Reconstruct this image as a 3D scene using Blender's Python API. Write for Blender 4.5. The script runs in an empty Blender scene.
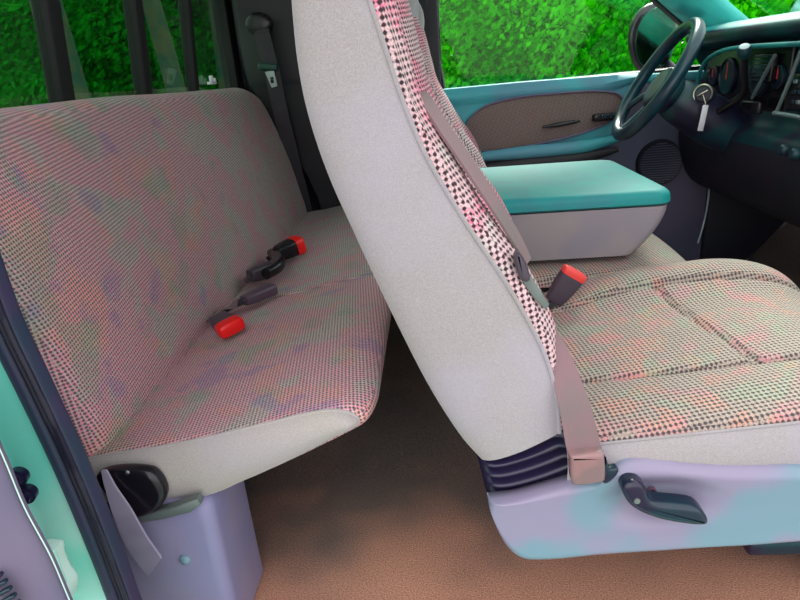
import bpy, bmesh, math, random
from mathutils import Vector, Matrix
random.seed(7)
S = bpy.context.scene
COL = S.collection
CZ = 0.74                                   # camera height above the cab floor (m)

# ---------------------------------------------------------------- camera model
F = 600.0
_a = math.radians(-4.574); PITCH = math.radians(20.713); YAW = math.radians(4.301)
_R = Vector((math.cos(YAW), math.sin(YAW), 0)); _L = Vector((-math.sin(YAW), math.cos(YAW), 0)); _Z = Vector((0, 0, 1))
_U = _L*math.sin(PITCH)+_Z*math.cos(PITCH); _W = _L*math.cos(PITCH)-_Z*math.sin(PITCH)
CR = _R*math.cos(_a)+_U*math.sin(_a); CU = -_R*math.sin(_a)+_U*math.cos(_a)
cd = bpy.data.cameras.new('camera'); cam = bpy.data.objects.new('camera', cd); COL.objects.link(cam)
cd.sensor_width = 36; cd.lens = F*36/800; cd.clip_start = .02
cam.matrix_world = Matrix(((CR.x, CU.x, -_W.x, 0), (CR.y, CU.y, -_W.y, 0), (CR.z, CU.z, -_W.z, CZ), (0, 0, 0, 1)))
S.camera = cam

def P(px, py, Y=None, X=None, Z=None):
    """the place a measured image point has at a known depth, station or height"""
    d = CR*(px-400)+CU*(300-py)+_W*F
    if Y is not None: t = Y/d.y
    elif X is not None: t = X/d.x
    else: t = (Z-CZ)/d.z
    return Vector((d.x*t, d.y*t, CZ+d.z*t))

# ---------------------------------------------------------------- scene helpers
def tag(o, label=None, cat=None, group=None, kind=None):
    if label: o['label'] = label
    if cat: o['category'] = cat
    if group: o['group'] = group
    if kind: o['kind'] = kind
    return o
def thing(name, loc, label, cat, group=None):
    o = bpy.data.objects.new(name, None); COL.objects.link(o); o.location = loc; o.empty_display_size = .05
    return tag(o, label, cat, group)
def root_loc(o):
    while o.parent: o = o.parent
    return Vector(o.location)
def obj(name, bm, mat, parent=None, uv='box', smooth=45, subs=0, solid=0, merge=True):
    if merge: bmesh.ops.remove_doubles(bm, verts=bm.verts, dist=1e-6)
    if uv != 'keep' and solid >= 0 and name not in NO_RECALC: bmesh.ops.recalc_face_normals(bm, faces=bm.faces)
    if uv == 'box':
        L = bm.loops.layers.uv.verify()
        for f in bm.faces:
            n = f.normal; ax = max(range(3), key=lambda i: abs(n[i]))
            for l in f.loops:
                c = l.vert.co
                l[L].uv = (c.y, c.z) if ax == 0 else (c.x, c.z) if ax == 1 else (c.x, c.y)
    if parent: org = root_loc(parent)
    elif len(bm.verts):
        xs = [v.co.x for v in bm.verts]; ys = [v.co.y for v in bm.verts]; zs = [v.co.z for v in bm.verts]
        org = Vector(((min(xs)+max(xs))/2, (min(ys)+max(ys))/2, min(zs)))
    bmesh.ops.translate(bm, verts=bm.verts, vec=-org)
    me = bpy.data.meshes.new(name); bm.to_mesh(me); bm.free()
    for m in (mat if isinstance(mat, (list, tuple)) else [mat]): me.materials.append(m)
    for p in me.polygons: p.use_smooth = True
    if smooth < 180: me.set_sharp_from_angle(angle=math.radians(smooth))
    o = bpy.data.objects.new(name, me); COL.objects.link(o)
    if parent: o.parent = parent
    else: o.location = org
    if solid:
        md = o.modifiers.new('thickness', 'SOLIDIFY'); md.thickness = abs(solid); md.offset = -1 if solid > 0 else 1
    if subs:
        md = o.modifiers.new('smooth', 'SUBSURF'); md.levels = md.render_levels = subs
    return o
NO_RECALC = set()
def copy_tree(o, parent=None):
    c = o.copy(); COL.objects.link(c); c.parent = parent
    for ch in [x for x in list(bpy.data.objects) if x.parent == o]: copy_tree(ch, c)
    return c
def box(bm, c, s, bev=0, seg=3, rot=None):
    m = Matrix.Translation(Vector(c)) @ (rot.to_4x4() if rot else Matrix()) @ Matrix.Diagonal((s[0], s[1], s[2], 1))
    r = bmesh.ops.create_cube(bm, size=1, matrix=m)
    if bev:
        es = list({e for v in r['verts'] for e in v.link_edges})
        bmesh.ops.bevel(bm, geom=es, offset=bev, segments=seg, profile=.5, affect='EDGES')
    return bm
def grid(bm, rows, close_u=False, close_v=False, mi=0):
    vs = [[bm.verts.new(p) for p in r] for r in rows]
    n, m = len(vs), len(vs[0]); fs = []
    for i in range(n if close_u else n-1):
        for j in range(m if close_v else m-1):
            q = [vs[i][j], vs[(i+1) % n][j], vs[(i+1) % n][(j+1) % m], vs[i][(j+1) % m]]
            try:
                f = bm.faces.new(q); f.material_index = mi; fs.append(f)
            except ValueError: pass
    return vs
def patch(fn, nu, nv):
    bm = bmesh.new(); grid(bm, [[Vector(fn(i/nu, j/nv)) for j in range(nv+1)] for i in range(nu+1)]); return bm
def cr(pts, k, closed=False):
    """Catmull-Rom resample, k steps per span"""
    pts = [Vector(p) for p in pts]; n = len(pts); out = []
    for i in range(n if closed else n-1):
        g = (lambda q: pts[q % n]) if closed else (lambda q: pts[min(max(q, 0), n-1)])
        a, b, c, d = g(i-1), g(i), g(i+1), g(i+2)
        for s in range(k):
            t = s/k
            out.append(.5*((2*b)+(c-a)*t+(2*a-5*b+4*c-d)*t*t+(3*b-a-3*c+d)*t**3))
    if not closed: out.append(pts[-1].copy())
    return out
def loft(rings, ku=4, kv=3, closed=True, caps=True, bm=None, mi=0):
    bm = bm or bmesh.new()
    rr = [cr(r, kv, closed) if kv > 1 else [Vector(p) for p in r] for r in rings]
    cols = [cr([r[j] for r in rr], ku) for j in range(len(rr[0]))]
    rows = [[cols[j][i] for j in range(len(cols))] for i in range(len(cols[0]))]
    vs = grid(bm, rows, False, closed, mi)
    if caps and closed:
        for e in (vs[0], vs[-1]):
            c = bm.verts.new(sum((v.co for v in e), Vector())/len(e))
            for j in range(len(e)):
                f = bm.faces.new((e[j], e[(j+1) % len(e)], c)); f.material_index = mi
    return bm
def tube(bm, pts, r, seg=12, k=5, closed=False, flat=1.0):
    c = cr(pts, k, closed) if k > 1 else [Vector(p) for p in pts]; n = len(c)
    rr = r if isinstance(r, (list, tuple)) else None; rows = []; N = None
    for i in range(n):
        if closed: t = c[(i+1) % n]-c[(i-1) % n]
        else: t = c[min(i+1, n-1)]-c[max(i-1, 0)]
        t.normalize()
        if N is None:
            N = t.orthogonal().normalized()
        N = (N-t*N.dot(t)).normalized(); B = t.cross(N)
        f = i/max(n-1, 1)*(len(rr)-1) if rr else 0
        rad = (rr[int(f)]*(1-f % 1)+rr[min(int(f)+1, len(rr)-1)]*(f % 1)) if rr else r
        rows.append([c[i]+N*math.cos(q*math.tau/seg)*rad+B*math.sin(q*math.tau/seg)*rad*flat for q in range(seg)])
    vs = grid(bm, rows, closed, True)
    if not closed:
        bm.faces.new(vs[0][::-1]); bm.faces.new(vs[-1])
    return bm
def lathe(bm, c, axis, prof, seg=32):
    axis = Vector(axis).normalized(); N = axis.orthogonal().normalized(); B = axis.cross(N); c = Vector(c)
    rows = [[c+axis*h+(N*math.cos(q*math.tau/seg)+B*math.sin(q*math.tau/seg))*max(r, 1e-5) for q in range(seg)] for r, h in prof]
    grid(bm, rows, False, True); return bm
def extr(bm, outline, axis, y0, y1, r=.01, seg=4, k=1, dome=0):
    """outline (list of Vectors lying across the axis) swept from y0 to y1 with rounded rims"""
    o = cr(outline, k, True) if k > 1 else [Vector(p) for p in outline]
    A = Vector(axis); o = [p-A*p.dot(A) for p in o]; n = len(o)
    area = sum((o[i].cross(o[(i+1) % n])).dot(A) for i in range(n)); sg = 1 if area > 0 else -1
    nor = []
    for i in range(n):
        t = o[(i+1) % n]-o[i-1]; nor.append((t.cross(A)*sg).normalized())
    def ring(inset, h): return [p-nn*inset+A*h for p, nn in zip(o, nor)]
    rows = []
    for s in range(seg+1):
        q = s/seg*math.pi/2; rows.append(ring(r*(1-math.sin(q)), y0+r*(1-math.cos(q))))
    rows += [[a*(1-t)+b*t for a, b in zip(ring(0, y0+r), ring(0, y1-r))] for t in (.25, .5, .75)]
    for s in range(seg+1):
        q = (1-s/seg)*math.pi/2; rows.append(ring(r*(1-math.sin(q)), y1-r*(1-math.cos(q))))
    vs = grid(bm, rows, False, True)
    for e in (vs[0], vs[-1]): bm.faces.new(e)
    return bm
def ribbon(pts, ws, wdir, thick=.0015, k=6):
    """strap: centre points, half widths, width directions"""
    c = cr(pts, k); n = len(c); bm = bmesh.new(); rows = []
    for i in range(n):
        f = i/(n-1)*(len(ws)-1); a = int(f); b = min(a+1, len(ws)-1); t = f-a
        w = ws[a]*(1-t)+ws[b]*t; d = (Vector(wdir[a])*(1-t)+Vector(wdir[b])*t).normalized()
        tg = (c[min(i+1, n-1)]-c[max(i-1, 0)]).normalized(); nn = tg.cross(d).normalized()
        row = [c[i]+d*w*s+nn*thick for s in (-1, -.9, -.5, 0, .5, .9, 1)]+[c[i]+d*w*s-nn*thick for s in (1, .9, .5, 0, -.5, -.9, -1)]
        rows.append(row)
    vs = grid(bm, rows, False, True); bm.faces.new(vs[0]); bm.faces.new(vs[-1]); return bm
def sm(a, b, x):
    t = min(max((x-a)/(b-a), 0), 1); return t*t*(3-2*t)
def gs(x, c, w): return math.exp(-((x-c)/w)**2)
def poly(x, pts):
    if x <= pts[0][0]: return pts[0][1]
    for (a, b), (c, d) in zip(pts, pts[1:]):
        if x <= c: return b+(d-b)*(x-a)/(c-a)
    return pts[-1][1]

# ---------------------------------------------------------------- materials
def lin(c): return tuple((v/12.92 if v <= .04045 else ((v+.055)/1.055)**2.4) for v in (x/255 for x in c))+(1,)
class N:
    def __init__(s, name):
        s.m = bpy.data.materials.new(name); s.m.use_nodes = True; s.t = s.m.node_tree; s.t.nodes.clear()
        s.out = s.t.nodes.new('ShaderNodeOutputMaterial')
    def n(s, kind, **kw):
        x = s.t.nodes.new('ShaderNode'+kind)
        for k, v in kw.items():
            if k in ('operation', 'blend_type', 'data_type', 'vector_type', 'distribution', 'feature', 'bands_direction', 'wave_type', 'noise_dimensions', 'rotation_type', 'interpolation_type', 'clamp'): setattr(x, k, v)
            else:
                key = int(k[1:]) if k[0] == 'i' and k[1:].isdigit() else k.replace('_', ' ')
                if isinstance(v, bpy.types.NodeSocket): s.t.links.new(v, x.inputs[key])
                else: x.inputs[key].default_value = v
        return x
    def math(s, op, a, b=0.0, c=None):
        kw = dict(i0=a, i1=b)
        if c is not None: kw['i2'] = c
        return s.n('Math', operation=op, **kw).outputs[0]
    def mix(s, f, a, b, bt='MIX'):
        x = s.t.nodes.new('ShaderNodeMix'); x.data_type = 'RGBA'; x.blend_type = bt
        for i, v in ((0, f), (6, a), (7, b)):
            if isinstance(v, bpy.types.NodeSocket): s.t.links.new(v, x.inputs[i])
            else: x.inputs[i].default_value = v
        return x.outputs[2]
    def ss(s, v, a, b):
        x = s.t.nodes.new('ShaderNodeMapRange'); x.interpolation_type = 'SMOOTHSTEP'; s.t.links.new(v, x.inputs[0])
        x.inputs[1].default_value = a; x.inputs[2].default_value = b; return x.outputs[0]
    def noise(s, sc, det=3, vec=None, rough=.5):
        x = s.n('TexNoise', Scale=sc, Detail=det, Roughness=rough)
        if vec is None: vec = s.pos()
        s.t.links.new(vec, x.inputs['Vector']); return x.outputs['Fac']
    def pos(s): return s.t.nodes.new('ShaderNodeTexCoord').outputs['Object']
    def uv(s): return s.t.nodes.new('ShaderNodeTexCoord').outputs['UV']
    def bsdf(s, col, rough=.6, bump=None, bstr=.3, bdist=.001, **kw):
        b = s.n('BsdfPrincipled', **{'Roughness': rough})
        for k, v in kw.items():
            key = k.replace('_', ' ')
            if isinstance(v, bpy.types.NodeSocket): s.t.links.new(v, b.inputs[key])
            else: b.inputs[key].default_value = v
        if isinstance(col, bpy.types.NodeSocket): s.t.links.new(col, b.inputs['Base Color'])
        else: b.inputs['Base Color'].default_value = col
        if bump is not None:
            bp = s.n('Bump', Strength=bstr, Distance=bdist, Height=bump); s.t.links.new(bp.outputs[0], b.inputs['Normal'])
        s.t.links.new(b.outputs[0], s.out.inputs[0]); return s.m

def plastic(name, c, c2=None, rough=.45, sc=9, grain=.25, **kw):
    q = N(name); col = lin(c)
    if c2: col = q.mix(q.ss(q.noise(sc, 1.5), .42, .58), lin(c), lin(c2))
    return q.bsdf(col, rough, q.noise(900, 2), grain, .0004, **kw)
def weave(name, light, dark, tints, step=.0044, amount=.6, sc=11, dens=1.0, grad=False):
    """two-tone basket weave: pale yarn over dark ground, coloured yarn in loose zones"""
    q = N(name); u = q.uv()
    mp = q.n('Mapping', Vector=u, Rotation=(0, 0, math.radians(38)), Scale=(math.tau/step,)*3)
    sx = q.n('SeparateXYZ', Vector=mp.outputs[0])
    a = q.math('SINE', sx.outputs[0]); b = q.math('SINE', sx.outputs[1])
    prod = q.math('MULTIPLY', a, b)
    wob = q.noise(260, 2, u)
    h = q.math('ADD', prod, q.math('MULTIPLY', q.math('SUBTRACT', wob, .5), 1.1))
    dot = q.ss(h, -.28*dens, .62)
    base = q.mix(q.ss(q.noise(500, 1, u), .35, .65), lin(light), lin(tuple(x*.82 for x in light)))
    for i, (c, thr, off) in enumerate(tints):
        v = q.n('VectorMath', operation='ADD', i0=q.pos(), i1=(off, off*1.7, off*.6)).outputs[0]
        zn = q.noise(sc, 2.2, v)
        if grad: zn = q.math('ADD', zn, q.math('MULTIPLY', q.n('SeparateXYZ', Vector=q.pos()).outputs[1], -.13))
        z = q.ss(zn, thr, thr+.09)
        cell = q.ss(q.noise(330+90*i, 1, u), .40, .56)
        base = q.mix(q.math('MULTIPLY', q.math('MULTIPLY', z, cell), amount), base, lin(c))
    col = q.mix(dot, base, lin(dark))
    return q.bsdf(col, .95, q.math('SUBTRACT', 1.0, dot), .5, .0012, Sheen_Weight=.15)
def velour(name, c, c2, sc=700):
    q = N(name)
    col = q.mix(q.ss(q.noise(sc, 2), .3, .7), lin(c), lin(c2))
    big = q.ss(q.noise(9, 2), .35, .7)
    col = q.mix(q.math('MULTIPLY', big, .35), col, lin((170, 164, 184)))
    mp = q.n('Mapping', Vector=q.pos(), Rotation=(0, math.radians(38), 0), Scale=(3, 4, 26))
    hh = q.math('ADD', q.math('MULTIPLY', q.noise(sc, 3), .35), q.math('MULTIPLY', q.noise(1.0, 2, mp.outputs[0]), 1.6))
    return q.bsdf(col, .95, hh, .45, .0016, Sheen_Weight=.3)

M = {}
M['side'] = velour('light_grey_knit', (166, 161, 161), (150, 145, 146))
M['rside'] = velour('pale_grey_knit', (178, 172, 166), (162, 156, 150))
M['rear'] = weave('rear_bench_weave', (212, 196, 188), (92, 86, 92), [((250, 120, 165), .44, 0), ((240, 160, 130), .60, 5), ((110, 175, 140), .60, 11), ((130, 115, 190), .62, 17)], .0070, .6, 12, grad=True)
M['front'] = weave('front_cushion_weave', (184, 168, 156), (74, 66, 70), [((240, 140, 110), .53, 2), ((236, 120, 150), .55, 9), ((130, 190, 150), .55, 14)], .0088, .42, 22)
M['strip'] = weave('bolster_weave', (238, 200, 204), (52, 34, 44), [((240, 110, 150), .45, 1), ((150, 220, 200), .60, 5)], .0092, .85, 12)
M['drv'] = weave('grey_weave', (150, 140, 140), (50, 46, 50), [((190, 120, 130), .55, 3)], .005, .4, 9)
M['base'] = plastic('lavender_plastic', (142, 134, 160), (116, 144, 160), .33, 9, .15)
M['box'] = plastic('lavender_box_plastic', (140, 134, 164), (132, 130, 166), .42, 8, .2)
M['black'] = plastic('gloss_black_plastic', (22, 20, 28), None, .25, grain=.1)
M['navy'] = plastic('dark_navy_vinyl', (38, 32, 60), (32, 32, 54), .2, grain=.1)
M['teal_lever'] = plastic('dark_teal_plastic', (16, 44, 58), (30, 24, 52), .22, 20, .05)
M['trimdark'] = plastic('charcoal_trim', (40, 36, 46), (32, 32, 40), .6)
M['console_lid'] = plastic('teal_vinyl', (10, 140, 140), (34, 132, 138), .6, 14, .6)
M['console'] = plastic('console_grey', (150, 143, 146), (142, 136, 146), .5, 8)
M['door'] = plastic('teal_door_plastic', (64, 170, 180), (84, 150, 170), .55, 6)
M['doorlow'] = plastic('lower_door_plastic', (92, 86, 112), (76, 80, 104), .6, 6)
M['dash'] = plastic('dash_dark_teal', (12, 62, 70), (26, 26, 52), .42, 8)
M['dashtop'] = plastic('dash_pad_teal', (40, 150, 150), (26, 120, 126), .5, 8)
M['dashlow'] = plastic('lower_dash', (30, 26, 44), (24, 30, 42), .6)
M['wheel'] = plastic('wheel_rim_leather', (16, 60, 72), (18, 48, 62), .28, 14)
M['pillar'] = plastic('pillar_teal', (70, 196, 190), (44, 150, 150), .5)
M['mint'] = plastic('mint_paint', (186, 252, 236), (130, 244, 222), .25, 6, .02, Coat_Weight=.4)
M['mintpale'] = plastic('pale_mint_paint', (205, 238, 228), None, .3, 6, .02)
M['seal'] = plastic('weatherstrip_rubber', (52, 46, 78), (34, 50, 72), .5, 10)
M['sealdk'] = plastic('weatherstrip_lip', (26, 24, 46), None, .45)
M['doortrim'] = plastic('lavender_door_trim', (112, 104, 128), (104, 100, 128), .6, 6, .5)
M['metal'] = N('bare_metal').bsdf(lin((150, 160, 160)), .3, Metallic=.9)
M['darkmetal'] = N('green_grey_metal').bsdf(lin((120, 132, 130)), .4, Metallic=.5)
M['red'] = N('red_button').bsdf(lin((240, 24, 24)), .35)
M['redpink'] = N('faded_red_button').bsdf(lin((232, 70, 66)), .4)
M['white'] = N('white_tag').bsdf(lin((225, 225, 235)), .5)
M['silver'] = N('silver_trim').bsdf(lin((140, 160, 165)), .35, Metallic=.4)
M['chrome'] = N('brushed_ring').bsdf(lin((190, 190, 170)), .3, Metallic=.8)
M['buckle'] = plastic('buckle_grey', (70, 62, 74), None, .35, grain=.1)
def webbing(name, c, c2):
    q = N(name); w = q.n('TexWave', Vector=q.uv(), Scale=180.0, Distortion=1.0)
    col = q.mix(q.ss(q.noise(12, 2), .4, .6), lin(c), lin(c2))
    return q.bsdf(q.mix(q.math('MULTIPLY', w.outputs['Fac'], .18), col, lin(tuple(x*.6 for x in c))), .6, w.outputs['Fac'], .2, .0006, Sheen_Weight=.2)
M['belt'] = webbing('mauve_belt_webbing', (132, 102, 108), (118, 104, 104))
M['beltgrey'] = webbing('lavender_belt_webbing', (166, 158, 182), (150, 142, 170))
M['beltdark'] = webbing('charcoal_belt_webbing', (52, 46, 56), (44, 42, 50))
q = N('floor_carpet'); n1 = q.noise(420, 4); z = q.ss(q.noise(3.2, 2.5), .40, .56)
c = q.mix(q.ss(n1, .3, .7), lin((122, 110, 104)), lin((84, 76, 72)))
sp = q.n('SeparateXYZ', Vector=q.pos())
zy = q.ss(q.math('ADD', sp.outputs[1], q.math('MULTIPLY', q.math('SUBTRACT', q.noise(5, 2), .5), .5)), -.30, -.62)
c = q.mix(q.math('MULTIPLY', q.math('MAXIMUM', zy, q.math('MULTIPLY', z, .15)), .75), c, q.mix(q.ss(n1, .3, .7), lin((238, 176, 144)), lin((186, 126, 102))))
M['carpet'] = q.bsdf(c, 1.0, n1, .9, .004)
q = N('driver_floor_carpet'); n1 = q.noise(420, 4)
M['carpet2'] = q.bsdf(q.mix(q.ss(n1, .3, .7), lin((84, 80, 82)), lin((56, 54, 56))), 1.0, n1, .8, .004)
q = N('headliner'); M['head'] = q.bsdf(lin((216, 212, 216)), .95, q.noise(500), .3)
def glass(name, tint, refl=.04):
    q = N(name); t = q.n('BsdfTransparent', Color=tint); g = q.n('BsdfGlossy', Roughness=.02, Color=(1, 1, 1, 1))
    lw = q.n('LayerWeight', Blend=.5); f5 = q.math('MULTIPLY_ADD', q.math('POWER', lw.outputs['Facing'], 5.0), .9, refl); mx = q.n('MixShader', i0=f5, i1=t.outputs[0], i2=g.outputs[0])
    q.t.links.new(mx.outputs[0], q.out.inputs[0]); return q.m
M['glass'] = glass('clear_glass', (.9, .97, .93, 1)); M['tint'] = glass('tinted_glass', (.6, .74, .64, 1))
def leafmat(name, a, b, tr=.5):
    q = N(name); n = q.noise(1.6, 4); r = q.n('ObjectInfo')
    col = q.mix(q.ss(n, .35, .65), lin(a), lin(b))
    n2 = q.noise(14, 2); col = q.mix(q.math('MULTIPLY', q.ss(n2, .45, .7), .5), col, lin(b))
    d = q.n('BsdfDiffuse', Color=col); t = q.n('BsdfTranslucent', Color=col)
    mx = q.n('MixShader', i0=tr, i1=d.outputs[0], i2=t.outputs[0]); q.t.links.new(mx.outputs[0], q.out.inputs[0]); return q.m
M['leaf'] = leafmat('bright_leaves', (12, 165, 8), (80, 235, 18)); M['leafdk'] = leafmat('deep_leaves', (4, 120, 14), (24, 185, 34))
q = N('bark'); n = q.noise(9, 5); M['bark'] = q.bsdf(q.mix(q.ss(n, .35, .65), lin((44, 84, 70)), lin((84, 90, 64))), .95, n, 1, .03)
q = N('neutral_ground'); n = q.noise(3, 5); M['ground_grey'] = q.bsdf(q.mix(n, lin((112, 112, 104)), lin((150, 146, 140))), 1, n, .5, .05)  # made-up grey surface so the unseen ground bounces no green into the cab

# ================================================================ the cab shell
Yfar = 2.15
def struct(name, bm, m, **k): return tag(obj(name, bm, m, **k), kind='structure')
# floor: carpet with a transmission hump and an outer sill
def floor_z(x, y): return .0 + .09*math.exp(-((y-1.33)/.20)**4)*sm(.25, .7, x)+.02*math.exp(-((y-1.33)/.25)**4)+.30*sm(1.0, 1.35, x)
bm = patch(lambda u, v: (-.78+u*2.2, .42+v*1.73, floor_z(-.78+u*2.2, .42+v*1.73)), 90, 60)
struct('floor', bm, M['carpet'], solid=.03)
# rear wall below and around the back window
XR = -.80; zr0 = .70
def rw(x_at, y0, y1, z0, z1): return None
lean = .10
def rx(z): return -.675+lean*(z-.70)
bm = bmesh.new()
box(bm, (-.72, 1.30, .33), (.05, 1.78, .74))
box(bm, (-.65, 1.30, 1.21), (.05, 1.78, .12))
box(bm, (-.665, 2.15, .93), (.05, .07, .5)); box(bm, (-.665, .46, .93), (.06, .10, .5))
struct('wall_rear', bm, M['trimdark'])
# back window: frame, three bars, four panes of tinted glass
wf = bmesh.new(); 
for z in (.705, 1.15): box(wf, (rx(z), 1.31, z), (.025, 1.62, .03), .004)
for y in (.51, 2.10): box(wf, (rx(.93), y, .93), (.03, .03, .46), .004)
M['barblack'] = plastic('matt_black_frame', (14, 14, 18), None, .7)
w1 = struct('window_1', wf, M['barblack'])
def bar_y(px, py): 
    return None
bars = []
for (px, py, w) in ((60, 100, .026), (142, 92, .024), (191, 86, .016)):
    y = P(px, py, X=-.675).y; bars.append(y)
    b = bmesh.new(); rot = Matrix.Rotation(math.atan(lean), 3, 'Y')
    box(b, (rx(.93), y, .93), (.03, w*1.6, .45), .004, rot=rot); obj('mullion', b, M['barblack'], w1)
b = bmesh.new(); rot = Matrix.Rotation(math.atan(lean), 3, 'Y')
box(b, (rx(.93), 1.305, .93), (.005, 1.60, .44), rot=rot); obj('pane', b, M['tint'], w1)
# small pale latch at the foot of the sliding pane
lp = P(212, 83, X=-.655)
b = bmesh.new(); box(b, lp+Vector((0, 0, 0)), (.014, .05, .008), .002); box(b, lp+Vector((.004, -.012, .012)), (.01, .014, .018), .003); box(b, lp+Vector((.004, .014, .008)), (.01, .010, .012), .003)
obj('latch', b, M['white'], w1)['label'] = 'small white window latch'
# driver side wall behind the front door
b = bmesh.new(); box(b, (-.32, 2.19, .62), (.72, .06, 1.24), .004)
struct('wall_left', b, M['trimdark'])
# trim column in front of it that carries the rear belt
pb = bmesh.new()
def colring(z, x0, x1, y0): return [(x0, 2.158, z), (x0, y0+.02, z), (x0+.02, y0, z), (x1-.02, y0, z), (x1, y0+.02, z), (x1, 2.158, z)]
loft([colring(.0, -.42, -.18, 2.10), colring(.35, -.44, -.20, 2.10), colring(.66, -.58, -.30, 2.09), colring(.8, -.62, -.32, 2.08), colring(1.2, -.60, -.30, 2.05)], 5, 1, bm=pb)
struct('trim_1', pb, plastic('rear_pillar_plastic', (34, 30, 40), (28, 28, 34), .5))
# light strip low on the pillar (seen between bench and front seat)
# ceiling
b = patch(lambda u, v: (-.78+u*1.27, .42+v*1.78, 1.24+.05*math.sin(math.pi*v)*math.sin(math.pi*min(u*1.2+.05, 1))), 20, 20)
struct('ceiling', b, M['head'], solid=-.02)
# windscreen, front bulkhead
b = patch(lambda u, v: (.46+.66*u, .50+v*1.62, 1.25-.46*u), 6, 6)
struct('window_2', b, M['glass'], solid=.005)
b = bmesh.new(); box(b, (1.40, 1.3, .38), (.04, 1.86, .86)); struct('wall_front', b, M['dashlow'])

# ---------------------------------------------------------------- driver door
YD = 2.12
d1 = bmesh.new()
# lower body of the door
def doorz(x): return .667-.02*sm(.2, 1.0, x)
rows = []
top = [(.03, .668), (.3, .672), (.6, .672), (.9, .668), (1.12, .66)]
b = patch(lambda u, v: ((lambda x: (x, YD-.012*sm(.0, .06, 1-v)+.006 +.012, .03+v*(poly(x, top)-.03)))(.03+u*1.09)), 60, 60)
door = struct('door_1', b, M['doorlow'], solid=-.03)
# upper teal panel with a rolled top ledge
def up(u, v):
    zt0 = poly(.03+u*.64, top); zl = .455+(.16*sm(.80, 1.0, u)); x = .03+u*.64; zt = zt0; z = zl+v*(zt-zl)
    y = YD-.024-.014*gs(v, .93, .10)-.02*(1-sm(0, .12, v))*0
    if v > .94: y += (v-.94)/.06*.05; z = zt-.002
    return (x, y, z)
obj('upper_panel', patch(up, 60, 40), M['door'], door, solid=-.012)
bq = bmesh.new(); tube(bq, [(.04, YD-.012, .658), (.4, YD-.014, .662), (.8, YD-.012, .660), (1.02, YD-.01, .655)], .016, 12, 4); obj('sill_rail', bq, M['door'], door)
# cloth insert: long teardrop
ins = [P(x, y, Y=YD-.045) for x, y in ((466, 128), (473, 115), (490, 104), (520, 97), (560, 93), (595, 91), (618, 94), (622, 104), (614, 118), (590, 130), (555, 140), (520, 147), (490, 151), (473, 147))]
b = extr(bmesh.new(), ins, (0, 1, 0), YD-.046, YD-.022, .006, 4, 4)
insm = weave('door_cloth', (150, 132, 126), (74, 64, 66), [((150, 110, 90), .5, 3)], .006, .5, 9)
obj('cloth_insert', b, insm, door)
b = bmesh.new(); tube(b, [p+Vector((0, -.004, 0)) for p in ins], .0035, 8, 4, True); obj('piping', b, M['doortrim'], door)
# armrest lip below the insert
arm = [P(x, y, Y=YD-.07) for x, y in ((470, 158), (520, 153), (580, 147), (618, 138))]
b = bmesh.new(); tube(b, arm, [.012, .022, .022, .012], 14, 6, flat=1.0); obj('armrest', b, M['door'], door)
b = bmesh.new(); tube(b, [p+Vector((0, -.006, -.035)) for p in arm], [.008, .02, .02, .008], 12, 6); obj('armrest_shade', b, M['trimdark'], door)  # dark roll standing in for the shade under the armrest
hp = [P(x, y, Y=YD-.058) for x, y in ((542, 127), (556, 125), (568, 123), (580, 121))]
b = bmesh.new(); tube(b, hp, [.003, .007, .007, .003], 10, 5); obj('pull_handle', b, M['black'], door)
sw = P(604, 117, Y=YD-.055); b = bmesh.new(); box(b, sw, (.075, .03, .024), .008)
swo = obj('switch_panel', b, M['black'], door)
for dx in (-.018, .0, .018):
    b = bmesh.new(); box(b, sw+Vector((dx, -.017, .004)), (.012, .008, .014), .002); obj('switch', b, M['teal_lever'], swo)
gp = P(660, 163, Y=YD-.035); b = bmesh.new(); lathe(b, gp, (0, -1, 0), [(.0, .0), (.068, .0), (.075, .004), (.078, -.01)], 32)
gr = obj('speaker_grille', b, M['dashlow'], door)
b = bmesh.new()
for k in range(-8, 9):
    h = math.sqrt(max(.066**2-(k*.008)**2, 0)); box(b, gp+Vector((0, -.004, k*.008)), (2*h, .006, .003))
obj('grille_slats', b, M['doorlow'], gr)
# window frame of the door and its pane
b = bmesh.new()
ft = [(.035, YD+.02, .66), (.00, YD+.01, .95), (-.02, YD-.03, 1.20), (.15, YD-.035, 1.23), (.36, YD-.03, 1.20), (.72, YD+.0, .89), (.985, YD+.02, .68)]
tube(b, ft, .016, 8, 1); tube(b, [ft[0], ft[-1]], .014, 8, 1)
obj('window_frame', b, M['black'], door)
b = bmesh.new(); vs = [b.verts.new(Vector(p)) for p in ft]; b.faces.new(vs); obj('pane', b, M['glass'], door, merge=False)
bmq = bmesh.new(); box(bmq, (.0, YD+.02, .93), (.07, .05, .56), .01); struct('trim_2', bmq, M['trimdark'])
# door mirror outside
mc = P(652, 40, Y=2.42)
mr = thing('door_mirror', mc+Vector((0, 0, -.12)), 'oval dark teal mirror outside the driver window, behind the steering wheel', 'mirror')
out = [mc+Vector((math.cos(t)*.085*(1+.12*math.sin(t)), 0, math.sin(t)*.125)) for t in [i*math.tau/24 for i in range(24)]]
obj('housing', extr(bmesh.new(), out, (0, 1, 0), mc.y-.035, mc.y+.035, .03, 5), M['black'], mr)
b = bmesh.new(); tube(b, [mc+Vector((.05, 0, -.08)), mc+Vector((.10, -.10, -.14)), mc+Vector((.14, -.25, -.16))], .018, 10, 4); obj('mounting_arm', b, M['dash'], mr)
gl = [mc+Vector((math.cos(t)*.07, 0, math.sin(t)*.105)) for t in [i*math.tau/24 for i in range(24)]]
obj('mirror_glass', extr(bmesh.new(), gl, (0, 1, 0), mc.y-.039, mc.y-.034, .001, 1), N('mirror_silver').bsdf(lin((60, 100, 84)), .08, Metallic=1), mr)
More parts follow.
